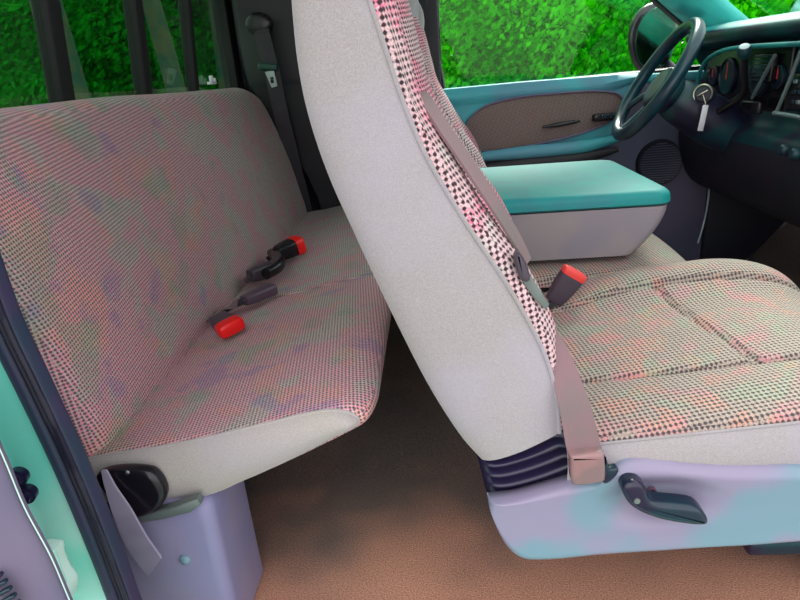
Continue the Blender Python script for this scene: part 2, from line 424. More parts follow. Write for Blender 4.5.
# A pillar
b = bmesh.new()
loft([[(x+a, y+c, z) for a, c in ((-.09, -.03), (.0, -.07), (.055, -.05), (.055, .03), (-.09, .03))] for x, y, z in ((1.03, 2.10, .70), (.94, 2.095, .79), (.83, 2.08, .875), (.62, 2.05, 1.05), (.40, 2.03, 1.24))], 4, 3, bm=b)
struct('trim_3', b, M['pillar'])
# kick panel under the dash on the driver side
b = bmesh.new(); box(b, (1.10, 2.10, .30), (.36, .04, .62), .015); struct('trim_4', b, M['dashlow'])
wp = [P(710, 178, Y=2.0), P(708, 200, Y=2.0), P(704, 222, Y=1.98), P(698, 243, Y=1.96)]
b = bmesh.new(); tube(b, wp, .0035, 8, 5); tag(obj('cable', b, M['silver']), 'thin pale cable hanging beside the dark kick panel under the dashboard', 'cable')

# ================================================================ dashboard
XD = .80
dd = thing('dashboard', (.95, 1.3, .30), 'dark teal dashboard with hooded instruments running across the front of the cab', 'dashboard')
def dring(y, b_=0):
    e = .0
    return [(XD, y, .770), (XD+.02, y, .792), (XD+.12, y, .808), (1.12, y, .80), (1.20, y, .74), (1.2, y, .30), (.98, y, .28), (.86, y, .33), (.815, y, .42), (.805, y, .50), (.82, y, .53), (.85, y, .56), (.87, y, .70), (.86, y, .742), (.815, y, .752)]
bm = loft([dring(y) for y in (.56, .9, 1.3, 1.7, 2.08)], 4, 3)
for f in bm.faces:
    c = f.calc_center_median(); f.material_index = 1 if c.z > .783 else (2 if c.z < .5 else 0)
obj('dash_body', bm, [M['dash'], M['dashtop'], M['dashlow']], dd)
# rounded hood over the gauges
hc = Vector((.80, 1.78, .60))
b = bmesh.new(); tube(b, [P(x, y, X=.80) for x, y in ((697, 84), (700, 72), (707, 60), (722, 51), (745, 47), (775, 45), (815, 43))], .006, 10, 5); obj('gauge_hood', b, M['dashtop'], dd)
b = bmesh.new(); box(b, (.858, 1.80, .655), (.01, .46, .16), .004); cl = obj('gauge_cluster', b, M['black'], dd)
for yy, rr in ((1.70, .05), (1.88, .05), (1.61, .028), (1.97, .028)):
    b = bmesh.new(); lathe(b, (.853, yy, .66), (-1, 0, 0), [(rr, 0), (rr, .006), (rr-.004, .008), (rr-.006, .003), (.0, .003)], 28); obj('gauge', b, M['dash'], cl)
    b = bmesh.new(); box(b, (.846, yy, .66+rr*.3), (.002, .003, rr*.9)); obj('needle', b, M['redpink'], cl)
# vertical trim ribs of the centre stack
for pts in (((775, 55), (764, 76), (752, 98)), ((801, 50), (790, 80), (777, 111))):
    b = bmesh.new(); tube(b, [P(x, y, X=.812+.01*i) for i, (x, y) in enumerate(pts)], .0045, 8, 5); obj('trim_rib', b, M['pillar'] if False else M['silver'], dd)
b = bmesh.new(); tube(b, [P(774, 113, X=.80), P(788, 115, X=.80), P(815, 120, X=.80)], .005, 8, 4); obj('trim_rail', b, M['silver'], dd)
rc = P(792, 92, X=.835); b = bmesh.new(); box(b, rc+Vector((.01, -.09, 0)), (.03, .20, .085), .006); rad = obj('radio', b, M['black'], dd)
for i in range(4):
    for j in range(3):
        b = bmesh.new(); box(b, rc+Vector((-.006, -.02-.022*i, .024-.022*j)), (.006, .014, .009), .002); obj('button', b, M['silver'] if (i+j) % 3 == 0 else M['dash'], rad)
vc = P(765, 68, X=.84)
b = bmesh.new(); box(b, vc, (.02, .09, .07), .006); vt = obj('air_vent', b, M['black'], dd)
b = bmesh.new()
for k in range(-3, 4): box(b, vc+Vector((-.012, 0, k*.009)), (.008, .08, .002))
obj('vent_slats', b, M['dash'], vt)
b = bmesh.new(); box(b, P(752, 107, X=.815), (.015, .09, .03), .005); obj('switch_bank', b, M['black'], dd)
for (x, y) in ((786, 150), (797, 154)):
    b = bmesh.new(); lathe(b, P(x, y, X=.80), (-1, 0, .1), [(.013, 0), (.013, .01), (.009, .014), (0, .014)], 20); obj('knob', b, M['dash'], dd)

# ---------------------------------------------------------------- steering column and wheel
WC = Vector((.620, 1.80, .664)); WA = Vector((-.84, .07, .54)).normalized()       # axis towards the driver
WS = Vector((.083, 1, 0)).normalized(); WUP = WS.cross(WA).normalized()*-1
if WUP.z < 0: WUP = -WUP
st = thing('steering_wheel', WC-WUP*.19, 'dark teal steering wheel in front of the driver door window', 'steering wheel')
RW = .163
b = bmesh.new(); tube(b, [WC+WS*math.cos(t)*RW+WUP*math.sin(t)*RW for t in [i*math.tau/40 for i in range(40)]], .0175, 14, 1, True); obj('rim', b, M['wheel'], st)
out = [Vector((0, math.cos(t)*.075, math.sin(t)*.06)) for t in [i*math.tau/24 for i in range(24)]]
def wtr(v): return WC+WS*v.y+WUP*v.z+WA*v.x
b = bmesh.new(); extr(b, out, (1, 0, 0), -.055, .005, .02, 4)
for v in b.verts: v.co = wtr(v.co+Vector((-.01, 0, -.01)))
hub = obj('hub', b, M['dash'], st)
for (a0, a1) in ((200, 215), (340, 325), (255, 262), (285, 278)):
    a0, a1 = math.radians(a0), math.radians(a1)
    b = bmesh.new(); tube(b, [wtr(Vector((-.035, math.cos(a0)*.055, math.sin(a0)*.05))), wtr(Vector((-.02, math.cos(a0)*.11, math.sin(a0)*.11))), wtr(Vector((-.002, math.cos(a1)*RW*.97, math.sin(a1)*RW*.97)))], [.016, .012, .011], 10, 5, flat=.7); obj('spoke', b, M['dash'], st)
cl_ = thing('steering_column', WC-WA*.10-Vector((0, 0, .05)), 'dark steering column shroud between the wheel and the dashboard', 'steering column')
b = bmesh.new()
rings = []
for s, w, h in ((.045, .040, .038), (.07, .058, .055), (.13, .066, .062), (.20, .068, .066), (.27, .06, .06)):
    c = WC-WA*s-WUP*.012
    rings.append([c+WS*math.cos(t)*w+WUP*math.sin(t)*h for t in [i*math.tau/14 for i in range(14)]])
loft(rings, 4, 3, bm=b); obj('shroud', b, M['dash'], cl_)
kp = P(706, 97, Y=1.715)
b = bmesh.new(); lathe(b, kp+Vector((.02, .06, 0)), (-.45, -.9, .15), [(.03, -.03), (.026, .04), (.024, .056), (.019, .058), (.018, .054), (0, .054)], 28); obj('ignition_housing', b, M['dash'], cl_)
kx = Vector((-.45, -.9, .15)).normalized(); k0 = kp+Vector((.02, .06, 0))+kx*.056
b = bmesh.new(); tube(b, [k0+(Vector((0, 0, 1))*math.sin(t)+kx.cross(Vector((0, 0, 1))).normalized()*math.cos(t))*.0225 for t in [i*math.tau/24 for i in range(24)]], .0028, 8, 1, True); obj('lock_ring', b, M['chrome'], cl_)
# key with its white tag
ky = thing('ignition_key', k0+Vector((0, 0, -.09)), 'ignition key with a white paper tag hanging from the steering column', 'key')
sd = kx.cross(Vector((0, 0, 1))).normalized()
b = bmesh.new(); rot = Matrix((sd, kx, sd.cross(kx))).transposed() @ Matrix.Rotation(.5, 3, 'Y'); box(b, k0+kx*.010, (.028, .022, .0035), .001, rot=rot); obj('key_blade', b, M['chrome'], ky)
tp = P(702, 118, Y=(k0+kx*.025).y)
tt = P(705, 105, Y=(k0+kx*.025).y); tb = P(701, 131, Y=(k0+kx*.028).y)
b = bmesh.new(); box(b, (tt+tb)/2, (.015, .0015, (tt-tb).length), .0004, 1, rot=Matrix.Rotation(.12, 3, 'Y')); obj('paper_tag', b, M['white'], ky)
b = bmesh.new(); tube(b, [k0+kx*.012, tt+Vector((0, 0, .006)), tt], .0012, 6, 4); obj('key_ring', b, M['chrome'], ky)
# gear selector on the column
g0 = WC-WA*.17+Vector((0, -.05, .0)); gk = P(745, 49, Y=1.60); gm = P(744, 72, Y=1.63); gb = P(742, 95, Y=1.66)
gs_ = thing('gear_selector', g0, 'column gear selector with round pale-capped knob in front of the gauges', 'gear lever')
b = bmesh.new(); tube(b, [g0, gb, gm, gk], [.010, .009, .0085, .0085], 10, 5); obj('lever', b, M['black'], gs_)
b = bmesh.new(); lathe(b, gk+Vector((0, 0, -.018)), (-.3, -.5, .8), [(.0, -.004), (.009, -.002), (.015, .01), (.0155, .022), (.012, .028), (0, .029)], 20); obj('knob', b, M['dash'], gs_)
b = bmesh.new(); lathe(b, gk+Vector((0, 0, -.018)), (-.3, -.5, .8), [(.011, .027), (.011, .0305), (0, .031)], 20); obj('knob_cap', b, M['silver'], gs_)
b = bmesh.new(); tube(b, [WC-WA*.10+Vector((0, .05, 0)), WC-WA*.10+Vector((0, .14, .03)), WC-WA*.08+Vector((0, .20, .04))], [.008, .006, .009], 8, 4)
tag(obj('indicator_stalk', b, M['black']), 'short black stalk on the far side of the steering column', 'stalk')
# pedals
for i, (px, py, w) in enumerate(((776, 238, .09),)):
    p = P(px, py, X=1.16); t = thing('brake_pedal' if i == 0 else 'parking_brake_pedal', p, ['wide dark brake pedal in the shadowed footwell', 'small dark parking brake pedal beside the kick panel'][i], 'pedal')
    b = bmesh.new(); box(b, p, (.015, w, .05), .005, rot=Matrix.Rotation(.5, 3, 'Y')); obj('pad', b, M['black'], t)
    b = bmesh.new(); tube(b, [p, p+Vector((.06, 0, .12)), p+Vector((.10, 0, .26))], .008, 8, 4); obj('arm', b, M['darkmetal'], t)

# ================================================================ front seats
YN = .60; YW = 1.08
LV = [((288, -90), (352, -80), (372, -80)), ((288, -45), (361, -40), (382, -42)), ((291, 0), (372, 0), (391, 0)), ((297, 60), (389, 52), (403, 46)), ((308, 115), (407, 105), (418, 94)), ((328, 175), (431, 160), (447, 148)),
      ((357, 240), (470, 225), (486, 212)), ((390, 310), (510, 285), (527, 272)), ((428, 385), (543, 345), (556, 335)), ((460, 436), (557, 390), (568, 385)), ((480, 459), (561, 432), (572, 432))]
def seat_levels():
    out = []
    for R_, S_, O_ in LV:
        r = P(*R_, Y=YN+.01); s = P(*S_, Y=YN); o = P(*O_, Y=YN+.022)
        ax = (s-r); ax.y = 0; d = ax.length; ax.normalize(); e = (Vector((o.x, 0, o.z))-Vector((r.x, 0, r.z))).dot(ax)
        out.append((Vector((r.x, 0, r.z)), ax, d, max(e, d+.008)))
    return out
SL = seat_levels()
def ringpt(L, a, y): return L[0]+L[1]*a+Vector((0, y, 0))
def shell_ring(L, sc=1):
    r, ax, d, e = L
    return [ringpt(L, a, y) for a, y in ((d, YN), (d*.8, YN-.004), (d*.5, YN-.007), (d*.22, YN-.004), (d*.07, YN+.003), (.0, YN+.014), (-.004, YN+.04), (-.012, YN+.15), (-.012, YW-.15), (-.004, YW-.04), (.0, YW-.014), (d*.1, YW-.002), (d*.5, YW+.006), (d, YW))]
def front_ring(L):
    r, ax, d, e = L
    return [ringpt(L, a, y) for a, y in ((d-.004, YN+.0005), (d+(e-d)*.45, YN+.006), (e-.003, YN+.018), (e+.004, YN+.035), (e+.0, YN+.06), (e-.022, YN+.10), (e-.032, YN+.15), (e-.035, .84), (e-.032, YW-.15), (e+.0, YW-.10), (e+.014, YW-.055), (e+.012, YW-.02), (d+.014, YW-.001), (d-.004, YW-.0005))]
def build_front_seat(label):
    t = thing('front_seat', (.30, .84, .02), label, 'car seat')
    b = bmesh.new(); vs = None
    rings = [shell_ring(L) for L in SL]
    loft(rings, 5, 4, closed=False, caps=False, bm=b)
    bk = obj('backrest_shell', b, M['side'], t, smooth=70)
    b = bmesh.new(); rf = [front_ring(L) for L in SL]; loft(rf, 5, 4, closed=False, caps=False, bm=b)
    # rounded top of the backrest, closed across
    fr = obj('backrest_cloth', b, M['strip'], t, smooth=70)
    b = bmesh.new(); L = SL[0]; upv = Vector((-L[1].z, 0, L[1].x)).normalized()
    if upv.z < 0: upv = -upv
    full = rings[0]+rf[0][::-1][1:-1]; cen = sum(full, Vector())/len(full)
    rr = []
    for q in (0, .35, .65, .85, .97):
        rr.append([cen+(p-cen)*math.sqrt(max(1-q*q, 0))+upv*.07*q for p in full])
    loft(rr, 3, 3, bm=b); obj('backrest_crown', b, M['side'], t, smooth=70)
    # piping along the side seam
    b = bmesh.new(); tube(b, [ringpt(L, L[2]-.002, YN-.0015) for L in SL], .0022, 6, 5); obj('piping', b, M['side'], bk)
    # inner core so nothing is hollow under the crown
    # hem at foot of the shell
    # headrest above
    b = bmesh.new(); c = cen+upv*.15
    loft([[c+Vector((0, y, 0))+L[1]*math.cos(a)*w+upv*math.sin(a)*h for a in [i*math.tau/12 for i in range(12)]] for y, w, h in ((-.13, .01, .02), (-.12, .035, .06), (-.08, .045, .078), (0, .05, .08), (.08, .045, .078), (.12, .035, .06), (.13, .01, .02))], 4, 3, bm=b)
    obj('headrest', b, M['side'], t)
    # cushion top: padded field with bolsters and seams
    x0, x1 = .135, .62
    def ztop(x, y):
        u = (x-x0)/(x1-x0)
        z = .326+.042*u
        z += .008*gs(y, .665, .05)+.036*gs(y, 1.03, .08)*sm(-.05, .45, u)+.008*gs(y, .85, .12)
        s1 = .725+.0*u; s2 = .955+.03*math.sin(math.pi*min(u, .7))
        groove = .010*gs(y, s1, .006)+.010*gs(y, s2, .006)
        if s1 < y < s2: groove += .010*gs(x, .41-.05*(y-s1)/(s2-s1), .006)+.004*gs(x, .27, .02)*0
        z -= groove
        return z
    def ct(u, v):
        # u along the seat, v across, with rolled rims on all sides
        ex, ey = .17, .016
        x = x0+u*(x1-x0); y = YN+v*(YW+.005-YN); z = ztop(x, y)
        dx = max(0, (x-(x1-ex))/ex); dyn = max(0, (YN+ey-y)/ey); dyf = max(0, (y-(YW+.005-.035))/.035)
        z -= .085*(1-math.sqrt(max(1-dx*dx, 0)))+.010*(1-math.sqrt(max(1-dyn*dyn, 0)))+.05*(1-math.sqrt(max(1-dyf*dyf, 0)))
        return (x, y, z)
    NU, NV = 110, 130
    def ctd(u, v): 
        vv = .5-.5*math.cos(math.pi*v)*(.35+.65*1) if False else v
        return ct(u, vv)
    b = patch(ctd, NU, NV); obj('seat_cushion', b, M['front'], t, smooth=180)
    # plain knit skirt around the cushion
    def skirt(u, v):
        # path: far side back -> near side back, running round the front
        per = [(x0, YN), (.50, YN), (.605, YN+.0), (.62, YN+.02), (.62, .84), (.62, YW-.02), (.605, YW+.005), (x0, YW+.005)]
        f = u*(len(per)-1); i = min(int(f), len(per)-2); tt = f-i
        x = per[i][0]*(1-tt)+per[i+1][0]*tt; y = per[i][1]*(1-tt)+per[i+1][1]*tt
        zt = ct((min(x, x1)-x0)/(x1-x0), (min(max(y, YN), YW+.005)-YN)/(YW+.005-YN))[2]
        zb = .262
        z = zt+.001+(zb-zt)*v; bul = .010*math.sin(math.pi*v)**.7
        yo = -1 if y < YN+.01 else (1 if y > YW-.01 else 0); xo = 1 if x > .61 else 0
        wr = .0012*math.sin(x*55+v*4)*math.sin(math.pi*v)
        return (x+xo*bul, y+yo*(bul+wr), z)
    obj('cushion_skirt', patch(skirt, 84, 12), M['side'], t, smooth=180)
    b = bmesh.new(); tube(b, [Vector(skirt(i/70, 0))+Vector((0, -.001, 0)) for i in range(36)], .0018, 6, 1); obj('welt', b, M['side'], t)
    # side shield with dished lever recess
    topl = [(P(x, y, Y=YN-.015)) for x, y in ((488, 502), (515, 498), (545, 490), (575, 482), (598, 478), (611, 470), (622, 462), (640, 459), (665, 461), (700, 465), (750, 466), (800, 466), (880, 467), (960, 470))]
    botl = [(P(x, y, Y=YN-.015)) for x, y in ((489, 508), (494, 525), (500, 540), (507, 552), (517, 561), (530, 564), (560, 563), (600, 559), (660, 555), (700, 552), (750, 549), (800, 545), (880, 540), (960, 536))]
    ct_ = cr(topl, 5); cb_ = cr(botl, 5); lev = P(660, 503, Y=YN-.015)
    n = len(ct_)-1
    def sh(u, v):
        f = u*n; i = min(int(f), n-1); k = f-i
        a = ct_[i]*(1-k)+ct_[i+1]*k; c = cb_[i]*(1-k)+cb_[i+1]*k
        p = a*(1-v)+c*v
        ev = min(v/.14, (1-v)/.10, u/.05, 1.0); ev = max(ev, 0)
        rim = .024*(1-math.sqrt(max(1-(1-ev)**2, 0)))
        q = ((p.x-lev.x)/.062)**2+((p.z-lev.z-.002)/.030)**2
        dish = .020*math.exp(-(q**1.6))
        crease = .004*sm(.30, .22, v)
        return (p.x, YN-.022+rim+dish-crease*0+.004*v, p.z)
    obj('side_shield', patch(sh, n*2, 46), M['base'], t, smooth=180, solid=-.004)
    bb = bmesh.new(); lathe(bb, P(652, 492, Y=YN-.012), (0, -1, 0), [(.0055, -.004), (.0055, .0005), (.004, .0005), (.0035, -.003), (0, -.003)], 16); obj('screw_recess', bb, plastic('mauve_plastic', (110, 80, 100)), t)
    # lever
    hd = P(637, 497, Y=YN-.035); tipc = P(700, 517, Y=YN-.035)
    lo = [P(x, y, Y=YN-.035) for x, y in ((622, 490), (624, 484), (631, 481), (640, 482), (646, 488), (650, 498), (660, 502), (680, 504), (698, 507), (707, 517), (706, 523), (695, 524), (672, 521), (652, 516), (636, 509), (627, 501))]
    b = extr(bmesh.new(), lo, (0, 1, 0), YN-.040, YN-.012, .007, 5, 3)
    for v in b.verts:
        v.co.y += .008*sm(hd.x, tipc.x, v.co.x)*0
    lv = obj('recliner_lever', b, M['teal_lever'], t, smooth=60)
    b = bmesh.new(); lathe(b, P(637, 501, Y=YN-.0405), (0, -1, 0), [(.004, -.002), (.0035, .001), (0, .0015)], 14); obj('screw', b, M['metal'], lv)
    # ribbed boot between backrest and shield
    R0, R1 = P(479, 456, Y=YN), P(492, 506, Y=YN); F0, F1 = P(572, 430, Y=YN), P(600, 482, Y=YN)
    rings = []; NB = 40
    for i in range(NB+1):
        s = i/NB; r = R0*(1-s)+R1*s; f = F0*(1-s)+F1*s; rip = .0065*math.cos(s*5*math.tau)
        d = (f-r).normalized(); mid = r*.5+f*.5
        L_ = (f-r).length
        pt = lambda a, y: Vector((r.x, 0, r.z))+d*a+Vector((0, y, 0))
        sag = Vector((0, 0, -.006))
        rings.append([pt(L_+rip*.2, YN+.01-rip), pt(L_*.8, YN+.004-rip), pt(L_*.5, YN+.003-rip)+sag*.8, pt(L_*.2, YN+.004-rip)+sag, pt(.012-rip, YN+.010-rip)+sag*.5, pt(.002-rip, YN+.03), pt(-rip, YN+.10), pt(-rip, YN+.35), pt(.0-rip, YW-.02), pt(L_*.5, YW), pt(L_, YW-.01), pt(L_, .84)])
    b = loft(rings, 1, 4); obj('ribbed_boot', b, M['navy'], t, smooth=180)
    # frame and tracks below
    b = bmesh.new(); box(b, (.38, .87, .20), (.42, .30, .12), .01); obj('seat_frame', b, M['trimdark'], t)
    for y in (.68, 1.02):
        b = bmesh.new(); box(b, (.53, y, .105), (.27, .045, .03), .006); tr = obj('seat_track', b, M['teal_lever'], t)
        for x in (.56, .63):
            b = bmesh.new(); box(b, (x, y, .049), (.04, .05, .095), .008); obj('track_foot', b, M['teal_lever'], tr)
        b = bmesh.new(); box(b, (.54, y, .19), (.20, .03, .15)); obj('track_riser', b, M['trimdark'], t)
    return t
seat1 = build_front_seat('pale grey and pink-flecked front passenger seat with side lever, nearest the open door')
seat2 = copy_tree(seat1); seat2.location = Vector(seat1.location)+Vector((.0, .995, 0))
for ch in [o for o in bpy.data.objects if o.parent == seat2]:
    if ch.name.startswith(('backrest', 'headrest')): ch.location.x += .02
    elif not ch.name.startswith('ribbed'): ch.scale.x = .84
seat2['label'] = 'shadowed driver seat behind the steering wheel, mostly hidden by the nearer seat'
for o in (seat1, seat2): o['group'] = 'front bucket seats'
# the driver's cloth is the same fabric, so nothing else changes

# ---------------------------------------------------------------- centre section
cs = thing('middle_seat', (.30, 1.335, .0), 'narrow woven centre seat cushion under the folded armrest console', 'car seat')
def cc(u, v):
    x = .09+u*.42; y = 1.10+v*.47; z = .352+.012*math.sin(math.pi*v)
    dx = max(0, (x-.45)/.06); dy = max(0, (abs(y-1.335)-.205)/.03)
    z -= .05*(1-math.sqrt(max(1-min(dx, 1)**2, 0)))+.02*(1-math.sqrt(max(1-min(dy, 1)**2, 0)))
    return (x, y, z)
obj('seat_cushion', patch(cc, 50, 50), M['front'], cs, smooth=180)
b = bmesh.new(); box(b, (.295, 1.335, .245), (.40, .455, .15), .02); obj('cushion_skirt', b, M['side'], cs)
b = bmesh.new(); box(b, (.30, 1.335, .10), (.34, .26, .19), .01); obj('pedestal', b, M['trimdark'], cs)
# folded console / armrest
YC = 1.135; YC2 = 1.555
cn = thing('centre_console', (.25, 1.345, .36), 'folded centre armrest console with teal padded lid and grey sides', 'console')
xb0 = .062
pf = P(668, 205, Y=YC); zs = pf.z-.002
def rrect(xa, xb, ya, yb, z, r, n=6):
    pts = []
    for cx, cy, a0 in ((xb-r, yb-r, 0), (xa+r, yb-r, 90), (xa+r, ya+r, 180), (xb-r, ya+r, 270)):
        for i in range(n+1):
            a = math.radians(a0+90*i/n); pts.append(Vector((cx+r*math.cos(a), cy+r*math.sin(a), z)))
    return pts
xf = pf.x+.013
def tilt(z, x): return z-.010*(x-.25)
def stack(levels, tl=True):
    rows = [rrect(*l) for l in levels]
    for r in rows:
        for p in r: p.z -= .03*(p.x-.25)*0
    b = bmesh.new(); vs = grid(b, rows, False, True); b.faces.new(vs[0]); b.faces.new(vs[-1]); return b
zb = .372
lv_ = []
for s in range(9):
    q = s/8; inset = .055*(1-q)**1.8; lv_.append((xb0+.01, xf-.004-inset, YC+.012*(1-q)+.002, YC2-.012*(1-q), zb+(zs-zb)*q, .03))
lv_ = [(xb0+.02, xf-.085, YC+.03, YC2-.03, zb-.004, .03)]+lv_
obj('console_body', stack(lv_), M['console'], cn)
zt = P(668, 189, Y=YC+.006).z
lv_ = [(xb0+.004, xf-.004, YC+.002, YC2-.002, zs+.0025, .03), (xb0, xf, YC-.002, YC2+.002, zs+.006, .032)]
for s in range(7):
    q = s/6*math.pi/2; r = .016; lv_.append((xb0+r*(1-math.cos(q)), xf-r*(1-math.cos(q)), YC-.002+r*(1-math.cos(q)), YC2+.002-r*(1-math.cos(q)), zt-r+r*math.sin(q), .034))
lv_.append((xb0+.05, xf-.05, YC+.05, YC2-.05, zt+.004, .034)); lv_.append((xb0+.1, xf-.1, YC+.1, YC2-.1, zt+.005, .034))
obj('console_lid', stack(lv_), M['console_lid'], cn)
b = bmesh.new(); box(b, (xf-.001, 1.345, zs+.004), (.006, .06, .012), .002); obj('lid_catch', b, M['console'], cn)

# ---------------------------------------------------------------- front belt and buckle
def belt(nm, spec, halfw, m, parent, twist=None, off=0):
    pts = [P(x, y, Y=Y)+Vector((off, 0, 0)) for x, y, Y in spec]; return obj(nm, ribbon(pts, halfw, twist), m, parent)
fb = thing('seat_belt', P(590, 470, Y=YN-.03), 'mauve seat belt running down the front passenger seat to its lower anchor', 'seat belt')
dU = (P(430, 100, Y=.66)-P(412, 108, Y=.64)).normalized()
belt('upper_webbing', ((411, 94, .66), (417, 103, .645), (436, 132, .635), (460, 167, .635), (487, 208, .635), (507, 240, .64), (519, 262, .65)), [.010, .0125, .013, .013, .013, .012, .008], M['belt'], fb, [(.42, .9, .1)]*7, .010)
dl = Vector((1, .0, .12)).normalized()
belt('lower_webbing', ((527, 290, .66), (537, 312, .645), (556, 350, .615), (573, 400, .588), (582, 440, .576), (586, 462, .572)), [.005, .008, .0125, .0165, .0185, .018], M['belt'], fb, [dl]*6)
# latch plate (metal tongue sitting in the fold)
b = bmesh.new()
tq = [P(x, y, Y=.612) for x, y in ((514, 255), (519, 251), (524, 262), (531, 276), (540, 290), (549, 303), (545, 309), (533, 297), (524, 284), (517, 272))]
extr(b, tq, (0, 1, 0), .608, .613, .001, 2); lp_ = obj('latch_plate', b, M['darkmetal'], fb)
b = bmesh.new(); tq = [P(x, y, Y=.608) for x, y in ((514, 255), (519, 251), (527, 266), (529, 278), (521, 279), (516, 269))]; extr(b, tq, (0, 1, 0), .598, .618, .004, 3, 2); obj('latch_grip', b, M['buckle'], lp_)
ao = [P(x, y, Y=YN-.035) for x, y in ((570, 458), (572, 454), (600, 451), (604, 456), (605, 474), (601, 481), (576, 484), (571, 479))]
b = extr(bmesh.new(), ao, (0, 1, 0), YN-.040, YN-.020, .005, 4, 2)
obj('anchor_cover', b, plastic('mauve_cover', (146, 112, 112), (130, 108, 108), .25, 30, .05), fb)
hk = [P(x, y, Y=YN-.018) for x, y in ((601, 450), (605, 456), (607, 463), (614, 462), (616, 466), (610, 474), (602, 478), (598, 470))]
b = extr(bmesh.new(), hk, (0, 1, 0), YN-.030, YN-.018, .003, 3, 2); obj('anchor_bracket', b, M['teal_lever'], fb)
# buckle
def buckle(loc, ax, w, l, h, label, red, name='seat_belt_buckle', stalk=None, grp=None, body=None, facing=Vector((0, 0, 1)), rl=.2):
    ax = Vector(ax).normalized(); sdv = ax.cross(facing).normalized(); upd = sdv.cross(ax).normalized()
    t = thing(name, loc-upd*h/2, label, 'seat belt buckle', grp)
    rings = []
    for s, a, c in ((-.5, .62, .6), (-.47, .72, .8), (-.2, .86, .95), (.2, 1, 1), (.42, 1, 1), (.46, .96, .94)):
        rings.append([loc+ax*l*s+sdv*(w/2*a*(abs(math.cos(q))**.5)*(1 if math.cos(q) > 0 else -1))+upd*(h/2*c*(abs(math.sin(q))**.5)*(1 if math.sin(q) > 0 else -1)) for q in [i*math.tau/20 for i in range(20)]])
    b = loft(rings, 3, 1); obj('housing', b, body or M['buckle'], t)
    if red:
        rings = []
        for s, a in ((rl, 1.02), (rl+.04, 1.06), (.48, 1.06), (.55, .97), (.58, .7)):
            rings.append([loc+ax*l*s+sdv*(w/2*a*.98*(abs(math.cos(q))**.5)*(1 if math.cos(q) > 0 else -1))+upd*(h/2*a*(abs(math.sin(q))**.5)*(1 if math.sin(q) > 0 else -1)) for q in [i*math.tau/20 for i in range(20)]])
        o = obj('release_button', loft(rings, 3, 1), red, t); o['label'] = 'red release button'
    if stalk:
        b = bmesh.new(); tube(b, [loc-ax*l*.45]+stalk, .007, 10, 5, flat=1.0); obj('stalk', b, M['beltdark'], t)
    return t
p0 = P(555, 301, Y=.975); p1 = P(573, 273, Y=.985)
buckle((p0+p1)/2+Vector((0, 0, .0)), (p1-p0)+Vector((0, -.01, 0)), .044, .062, .022, 'black buckle with red button standing between the front seats', M['redpink'], stalk=[P(549, 308, Y=.98), P(543, 318, Y=.99)-Vector((0, 0, .02))], facing=Vector((.3, -1, .3)), body=M['buckle'], rl=.36)

# ================================================================ rear bench
rb = thing('rear_bench_seat', (-.38, 1.34, 0), 'pink-flecked woven rear bench seat under the back window', 'bench seat')
YA, YB = .640, 2.07
prof = [(-.52, .285), (-.46, .305), (-.38, .315), (-.30, .328), (-.22, .344), (-.155, .357), (-.115, .360), (-.092, .350), (-.094, .334), (-.120, .318), (-.18, .289), (-.26, .255), (-.34, .229), (-.50, .226)]
pp = cr([Vector((x, 0, z)) for x, z in prof], 6, True)
# rings along y, front edge rounded at the ends
def bench_ring(y):
    e0 = max(0, (YA+.07-y)/.07); e1 = max(0, (y-(YB-.10))/.10); e = max(e0, e1); k = .018*(1-math.sqrt(max(1-e*e, 0)))
    rim = max(0, max((YA+.014-y)/.014, (y-YB+.014)/.014)); rz = .004*(1-math.sqrt(max(1-rim*rim, 0)))
    g = .007*gs(y, 1.17, .005)
    out = []
    for p in pp:
        w = sm(-.46, -.11, p.x)
        x = p.x-k*w
        cx, cz = -.30, .29
        x = x-(rz+g)*sm(-.2, -.11, p.x); mz = .335+(p.x+.09)*.2; tb_ = math.tanh((p.z-mz)/.012); z = p.z-(rz+g)*tb_; tb_ = max(tb_, 0)
        z += .010*math.sin(math.pi*min(max((y-YA)/(1.17-YA), 0), 1))*sm(-.5, -.3, p.x)*tb_ if y < 1.17 else .008*math.sin(math.pi*(y-1.17)/(YB-1.17))*sm(-.5, -.3, p.x)*tb_
        out.append(Vector((x, y, z)))
    return out
ys = [YA+.014*(1-math.cos(i/6*math.pi/2)) for i in range(7)]
y = YA+.014
while y < YB-.02: 
    y += .01; ys.append(y)
ys += [YB-.014*(1-math.sin(i/6*math.pi/2)) for i in range(1, 7)]
ys += [1.165, 1.17, 1.175, 1.1675, 1.1725]; ys = sorted(set(round(v, 5) for v in ys))
b = bmesh.new(); vs = grid(b, [bench_ring(y) for y in ys], False, True)
b.faces.new(vs[-1])
obj('seat_cushion', b, M['rear'], rb, smooth=60)
# pale knit end panel: bulges slightly outwards and wraps the lower edge
e = bench_ring(YA); xs_ = [p.x for p in e]; ia = xs_.index(max(xs_)); ib = xs_.index(min(xs_))
lo_, hi_ = min(ia, ib), max(ia, ib); pa, pb_ = e[lo_:hi_+1], e[hi_:]+e[:lo_+1]
def curve_of(l): return sorted([(p.x, p.z) for p in l])
ca, cbb = curve_of(pa), curve_of(pb_)
if poly(-.3, ca) < poly(-.3, cbb): ca, cbb = cbb, ca
def endp(u, v):
    x = min(xs_)+(max(xs_)-min(xs_))*(1-(1-u)**2); zt, zb_ = poly(x, ca), poly(x, cbb)
    bul = .014*math.sin(math.pi*min(max(v, 0), 1))**.6*min(1, (1-u)*6)
    return (x, YA-.001-bul, zt+(zb_-zt)*v)
obj('end_panel', patch(endp, 60, 16), M['rside'], rb, smooth=180)
b = bmesh.new(); tube(b, [p+Vector((0, .000, .0)) for p in e], .0022, 6, 1, True); obj('welt', b, M['rside'], rb)
